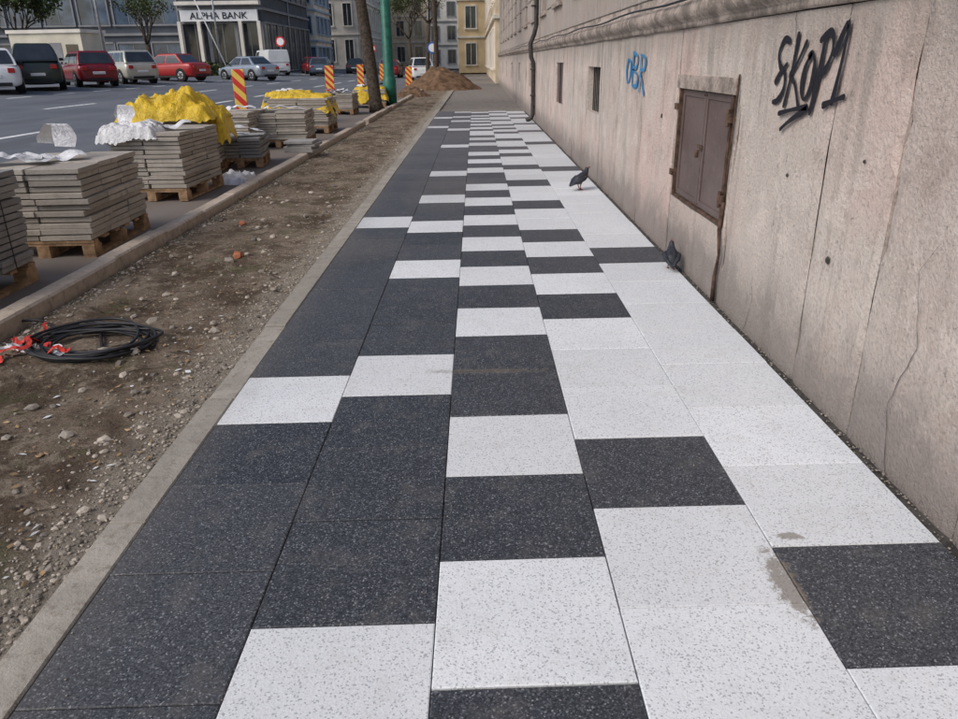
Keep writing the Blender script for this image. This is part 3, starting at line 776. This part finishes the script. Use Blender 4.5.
# ---------------------------------------------------------------- cars
def paint(name,c,metal=.3): 
    return simple(name,c,.25,.06,2,.6,metal)
def car(X,Y,rot,L,Wd,H,pm,kind='sedan',name='parked_car'):
    e=empty(name,(X,Y,road_z(X)),rot)
    if kind=='sedan': top=[(0,.40),(.015,.47),(.06,.54),(.15,.60),(.27,.645),(.5,.66),(.8,.68),(.92,.69),(.975,.66),(1,.44)]; cb=(.24,.86);cr=(.42,.72)
    elif kind=='hatch': top=[(0,.38),(.015,.46),(.06,.53),(.13,.58),(.24,.63),(.5,.65),(.8,.67),(.93,.68),(.985,.64),(1,.42)]; cb=(.21,.975);cr=(.38,.88)
    elif kind=='suv': top=[(0,.36),(.015,.50),(.05,.57),(.12,.60),(.24,.62),(.5,.64),(.8,.65),(.93,.65),(.985,.62),(1,.42)]; cb=(.23,.985);cr=(.36,.92)
    else: top=[(0,.30),(.012,.40),(.04,.46),(.09,.49),(.16,.52),(.5,.54),(.8,.54),(.94,.54),(.99,.53),(1,.40)]; cb=(.12,.995);cr=(.27,.97)
    w=Wd/2; vs=[];ns=len(top)
    for (fx,fz) in top:
        x=(fx-.5)*L; zt=fz*H; tp=1-.16*max(0,(.10-fx)/.10)**1.5-.12*max(0,(fx-.92)/.08)**1.5
        ww=w*tp; zb=.20+.06*(fx<.02 or fx>.99)
        half=[(0,zt),(.72*ww,zt-.012),(.90*ww,zt-.05),(.985*ww,zt*.86),(ww,zt*.66),(.985*ww,.36),(.93*ww,zb),(0,zb-.01)]
        ring=[(x,-a,b) for a,b in half]+[(x,a,b) for a,b in half[-2:0:-1]]
        vs+=ring
    k=14; fs=[]
    for i in range(ns-1):
        for j in range(k): fs.append((i*k+j,i*k+(j+1)%k,(i+1)*k+(j+1)%k,(i+1)*k+j))
    fs.append(tuple(range(k))[::-1]); fs.append(tuple(range((ns-1)*k,ns*k)))
    o=mesh('body_shell',vs,fs,pm,e,smooth=True); bv=o.modifiers.new('s','SUBSURF'); bv.levels=1; bv.render_levels=1
    zb=.62*H if kind!='van' else .51*H; zr=H; bw=.90*w; rw=.70*w if kind!='van' else .82*w
    bx0,bx1=(cb[0]-.5)*L,(cb[1]-.5)*L; rx0,rx1=(cr[0]-.5)*L,(cr[1]-.5)*L
    def P(s,t,side):
        x=(bx0*(1-t)+rx0*t)*(1-s)+(bx1*(1-t)+rx1*t)*s
        bul=.03*math.sin(math.pi*t)
        return Vector((x,side*(bw*(1-t)+rw*t+bul),zb+(zr-zb-.04)*t))
    g=G();T=[0,.35,.7,1.0];S=[0,.33,.66,1]
    vs=[]
    for t in T:
        ring=[P(s,t,-1) for s in S]+[P(s,t,1) for s in S[::-1]]
        vs+=ring
    k=8;fs=[(i*k+j,i*k+(j+1)%k,(i+1)*k+(j+1)%k,(i+1)*k+j) for i in range(3) for j in range(k)]
    b=len(vs)
    for s in S: 
        p=P(s,1,-1); vs.append(Vector((p.x*.985,p.y*.86,zr)))
    for s in S[::-1]:
        p=P(s,1,1); vs.append(Vector((p.x*.985,p.y*.86,zr)))
    fs+=[(3*k+j,3*k+(j+1)%k,b+(j+1)%k,b+j) for j in range(k)]
    fs+=[(b+0,b+1,b+6,b+7),(b+1,b+2,b+5,b+6),(b+2,b+3,b+4,b+5)]
    g.add(vs,fs); g.obj('cabin',pm,e,smooth=False,bevel=.03)
    g=G()
    def win_(q,off):
        q=[p+off for p in q]; g.add(q,[(0,1,2,3)],0)
    for side in (-1,1):
        of=Vector((0,side*.012,.004)); 
        spans=[(.06,.47),(.52,.93)] if kind!='van' else [(.05,.27)]
        if kind in('hatch','suv'): spans=[(.06,.42),(.46,.78),(.82,.95)]
        for a,b_ in spans:
            for (t0,t1) in ((.10,.36),(.36,.62),(.62,.88)):
                win_([P(a,t0,side),P(b_,t0,side),P(b_,t1,side),P(a,t1,side)],of)
    for s,of in ((0,Vector((-.014,0,.008))),(1,Vector((.014,0,.004)))):
        if kind=='van' and s==1: continue
        for (t0,t1) in ((.08,.36),(.36,.62),(.62,.93)):
            q=[P(s,t0,-1),P(s,t0,1),P(s,t1,1),P(s,t1,-1)]
            q=[Vector((p.x,p.y*.88,p.z)) for p in q]; win_(q,of)
    g.obj('windows',M_glass,e)
    g=G(); wr=.31 if kind in('sedan','hatch') else .35
    for fx in (.18,.80):
        for side in (-1,1):
            x=(fx-.5)*L; yo=side*(w+.004)
            g.cyl((x,side*(w-.24),wr+.03),(x,yo,wr+.03),wr+.055,wr+.055,22,2)
            g.cyl((x,side*(w-.20),wr),(x,side*(w+.012),wr),wr,wr,22,0)
            g.cyl((x,side*(w+.012),wr),(x,side*(w+.018),wr),wr*.66,wr*.62,16,1)
            for a in range(5):
                A=a*1.2566; g.box(-.03,.03,.02,wr*.6,-.004,.006,2,0,Matrix.Translation((x,side*(w+.019),wr))@Matrix.Rotation(math.pi/2,4,'X')@Matrix.Rotation(A+.6,4,'Z'))
    g.obj('wheels',[M_tyre,M_rim,M_black],e)
    g=G(); xf=-L/2; xr=L/2; zl=.44*H if kind!='van' else .36*H
    for side in (-1,1):
        g.box(xf-.006,xf+.16,side*w*.58-.14,side*w*.58+.14,zl-.01,zl+.10,0)
        g.box(xr-.16,xr+.008,side*w*.66-.11,side*w*.66+.11,zl+.02,zl+.18,1)
        g.box(bx0+.30,bx0+.44,side*(w+.0)-.03 if side<0 else w-.05,side*w+.03+.09*(side>0)-.0,zb+.02,zb+.13,2)
        g.box(-L*.30,L*.28,side*(w-.03)-.025,side*(w-.03)+.025,.19,.30,2)
    g.box(xf-.02,xf+.05,-w*.42,w*.42,.36,.50,2); g.box(xf-.03,xf+.03,-.26,.26,.36,.46,3)
    g.box(xr-.05,xr+.015,-w*.6,w*.6,.24,.36,2); g.box(xr-.05,xr+.02,-.26,.26,.52,.63,3)
    g.obj('lights_and_trim',[M_lampw,M_lampred,M_black,M_plate],e,bevel=.01)
    return e
p_white=paint('white_car_paint',(.72,.73,.74),0); p_dark=paint('dark_green_car_paint',(.035,.045,.04)); p_red=paint('red_car_paint',(.36,.018,.02),.1)
p_beige=paint('champagne_car_paint',(.50,.48,.41),.3); p_silver=paint('silver_car_paint',(.33,.37,.42),.4); p_maroon=paint('maroon_car_paint',(.21,.012,.02),.1); p_blue=paint('blue_grey_car_paint',(.10,.14,.19),.3)
car(-18.0,29.6,-60,4.3,1.78,1.50,p_white,'hatch')
car(-18.2,33.0,-62,4.4,1.80,1.72,p_dark,'suv')
car(-18.1,37.0,-52,4.3,1.74,1.50,p_maroon,'hatch')
car(-18.2,41.4,-46,4.3,1.74,1.57,p_beige,'hatch')
car(-17.8,46.6,-22,4.4,1.75,1.48,p_red,'sedan')
car(-14.9,52.0,-35,4.4,1.76,1.45,p_silver,'sedan',name='moving_car')
car(-17.2,67.0,-60,4.9,1.95,1.95,p_white,'van',name='parked_van')
car(-15.6,76.0,-70,4.4,1.76,1.5,p_maroon,'hatch')
car(-13.6,70.0,-84,4.3,1.76,1.5,p_blue,'hatch',name='moving_car')
car(-12.6,84.0,-88,4.4,1.76,1.5,p_dark,'sedan',name='moving_car')
car(-17.0,88,-75,4.4,1.76,1.5,p_silver,'hatch')
car(-10.5,95,-88,4.4,1.76,1.5,p_white,'hatch',name='moving_car')
car(-4.6,66.0,-80,4.6,1.85,1.75,p_white,'suv')
car(-7.6,72.0,-90,4.4,1.76,1.5,p_maroon,'hatch')
car(-21.5,31,-60,4.3,1.78,1.50,p_silver,'hatch')

# ---------------------------------------------------------------- other buildings
def building(name,x0,x1,y0,y1,z0,H,floor,bay,wm,trim,winw=.5,winh=.62,ground=None,rot=0,extra=None,gm=M_glass):
    e=empty(name,((x0+x1)/2,(y0+y1)/2,z0),rot); hx,hy=(x1-x0)/2,(y1-y0)/2
    g=G(); g.box(-hx,hx,-hy,hy,0,H); g.obj('walls',wm,e)
    g=G(); nf=max(1,int(H/floor))
    for axis in range(4):
        wlen=(2*hx if axis%2==0 else 2*hy); off=(hy if axis%2==0 else hx)
        Mx=Matrix.Rotation(axis*math.pi/2,4,'Z')
        nb=max(1,int(wlen/bay)); bw=wlen/nb
        for f in range(nf):
            for b in range(nb):
                c=-wlen/2+(b+.5)*bw; ww=bw*winw/2; za=f*floor+floor*.24; zb=za+floor*winh
                if f==0 and ground=='shop': ww=bw*.44; za=.3; zb=floor*.78
                g.box(c-ww,c+ww,-off-.03,-off-.004,za,zb,1,0,Mx)
                g.box(c-ww-.14,c-ww-.002,-off-.12,-off-.002,za-.1,zb+.1,0,0,Mx); g.box(c+ww+.002,c+ww+.14,-off-.12,-off-.002,za-.1,zb+.1,0,0,Mx)
                g.box(c-ww,c+ww,-off-.16,-off-.002,zb+.002,zb+.16,0,0,Mx); g.box(c-ww-.2,c+ww+.2,-off-.22,-off-.122,za-.16,za-.02,0,0,Mx)
                g.box(c-.03,c+.03,-off-.06,-off-.032,za,zb,0,0,Mx)
            g.box(-wlen/2-.1,wlen/2+.1,-off-.18,-off-.003,(f+1)*floor-.12,(f+1)*floor+.1,0,0,Mx)
        g.box(-wlen/2-.3,wlen/2+.3,-off-.45,-off+.4,H+.003,H+.5,0,0,Mx) if axis%2==0 else g.box(-wlen/2+.42,wlen/2-.42,-off-.44,-off+.4,H+.003,H+.49,0,0,Mx)
    g.obj('windows_and_trim',[trim,gm],e); return e
def plaster(name,c): return simple(name,c,.9,.12,.8,.2,0,0,8)
P_grey=plaster('grey_plaster',(.56,.53,.48)); P_cream=plaster('cream_plaster',(.72,.60,.44)); P_white=plaster('white_plaster',(.76,.71,.63)); P_ochre=plaster('ochre_plaster',(.70,.53,.31)); P_dark=plaster('dark_cladding',(.10,.11,.125)); P_blue=plaster('pale_blue_cladding',(.36,.46,.56))  # pale plasters and white trim bright and warm: sunlight put into their colour
T_w=plaster('white_trim',(.76,.71,.63)); T_g=plaster('grey_trim',(.27,.27,.28))
M_glassb=simple('blue_window_glass',(.07,.10,.145),.12,.6,.5,.8)
building('office_building',-60,-27.5,76,95,.55,22,3.6,3.0,P_dark,T_g,.82,.70,'shop',gm=M_glassb)
eb=building('bank_building',-27.2,-19.6,75,95,.55,22,5.6,2.4,P_dark,T_g,.80,.6,'shop')
g=G(); g.box(-3.6,3.5,-10.6,-10.25,4.55,5.50); g.obj('sign_band',M_signw,eb)
g=G(); g.box(-3.85,3.82,-11.0,-10.26,5.9,6.2); g.obj('canopy',T_w,eb)
g=G()
for xx in (-3.7,-1.9,1.9,3.6): g.box(xx-.15,xx+.15,-10.9,-10.62,0,4.54)
g.obj('entrance_columns',P_white,eb)
tx=bpy.data.curves.new('sign_letters','FONT'); tx.body='ALPHA BANK'; tx.size=.80; tx.extrude=.02; tx.align_x='CENTER'; tx.materials.append(M_black)
to=bpy.data.objects.new('sign_letters',tx); COL.objects.link(to); to.parent=eb; to.location=(-.05,-10.63,4.75); to.rotation_euler=(math.pi/2,0,0); to.scale=(1.1,1,1)
building('white_office_building',-22.5,-19.3,98,108,.55,20,3.4,2.2,P_white,P_blue,.7,.55,'shop',gm=M_glassb)
building('neoclassical_building',-21.5,-16.2,112,150,.5,17,4.6,2.5,P_grey,T_w,.42,.6)
building('corner_building',-15.5,-8.8,150,170,.4,16,4.4,2.6,P_cream,T_w,.42,.58)
building('apartment_building',-8.2,-2.6,140,160,.2,18,3.8,2.4,P_white,T_g,.45,.55)
building('ochre_building',-2.0,4.2,100,125,0,15,4.2,2.4,P_ochre,T_w,.40,.58)
building('cream_building',1.4,14,54,96,-.05,14,4.2,2.6,P_cream,T_w,.42,.58)
building('far_apartment_block',-70,-30,120,140,.55,26,3.2,3.2,P_grey,T_w,.5,.5)
M_cabin=plaster('beige_cabin_panel',(.66,.61,.49))
e=empty('site_cabin',(-26.2,50.5,.58),-8)
g=G(); g.box(-2.4,2.4,-1.2,1.2,.15,2.75,0); g.box(-2.5,2.5,-1.3,1.3,2.752,2.95,1); g.box(-1.9,-.6,-1.225,-1.203,1.2,2.1,2); g.box(.2,1.0,-1.225,-1.203,.2,2.2,3); g.box(1.3,2.1,-1.225,-1.203,1.2,2.1,2)
for xx in (-2.2,0,2.2): g.box(xx-.15,xx+.15,-1,1,0,.148,1)
for xx in [-2.3+i*.35 for i in range(14)]: g.box(xx-.02,xx+.02,-1.215,-1.202,.2,1.1,1)
g.obj('cabin_walls',[M_cabin,T_w,M_glass,T_g],e)
def hedge(name,x0,x1,y0,y1,z0,h,N):
    g=G()
    for i in range(N):
        x,y=R(x0,x1),R(y0,y1); z=z0+R(0,h*(.85+.15*math.sin(x*2)))
        u=Vector([R(-1,1) for _ in range(3)]).normalized(); w=u.orthogonal(); s=R(.08,.2); c=Vector((x,y,z))
        g.add([c-u*s,c+w*s*.6,c+u*s,c-w*s*.6],[(0,1,2,3)],0,R(0,1))
    g.obj(name,M_leaf,attrs=True)
hedge('hedge',-46,-22,56,57.5,.6,1.4,5000); hedge('hedge',-22.5,-20.5,60,72,.6,1.0,1500)

# ---------------------------------------------------------------- sky & light
w=bpy.data.worlds.new('World'); scene.world=w; w.use_nodes=True
nt=w.node_tree; bg=nt.nodes['Background']; sky=nt.nodes.new('ShaderNodeTexSky'); sky.sky_type='NISHITA'; sky.sun_disc=False
el,az=42,236
sky.sun_elevation=math.radians(el); sky.sun_rotation=math.radians(az); sky.dust_density=1.8; sky.air_density=1.0; sky.ozone_density=1
nt.links.new(sky.outputs[0],bg.inputs[0]); bg.inputs[1].default_value=.15
sd=bpy.data.lights.new('sun','SUN'); sd.energy=1.75; sd.angle=math.radians(35); sd.color=(1,.92,.81)
so=bpy.data.objects.new('sun',sd); COL.objects.link(so)
A=math.radians(az);E=math.radians(el); d=Vector((math.sin(A)*math.cos(E),math.cos(A)*math.cos(E),math.sin(E)))
so.rotation_euler=d.to_track_quat('Z','Y').to_euler(); so.location=(-20,10,40)

# ---------------------------------------------------------------- camera
cd=bpy.data.cameras.new('camera'); cam=bpy.data.objects.new('camera',cd); COL.objects.link(cam)
cd.sensor_width=36; cd.lens=27.6; cd.clip_start=.05; cd.clip_end=2000
M=Matrix.Rotation(math.radians(90-22.15),4,'X')@Matrix.Rotation(math.radians(-.8),4,'Z')
cam.matrix_world=Matrix.Translation((0,0,1.43))@M
scene.camera=cam
scene.view_settings.view_transform='Standard'; scene.view_settings.look='None'; scene.view_settings.exposure=0; scene.view_settings.gamma=1
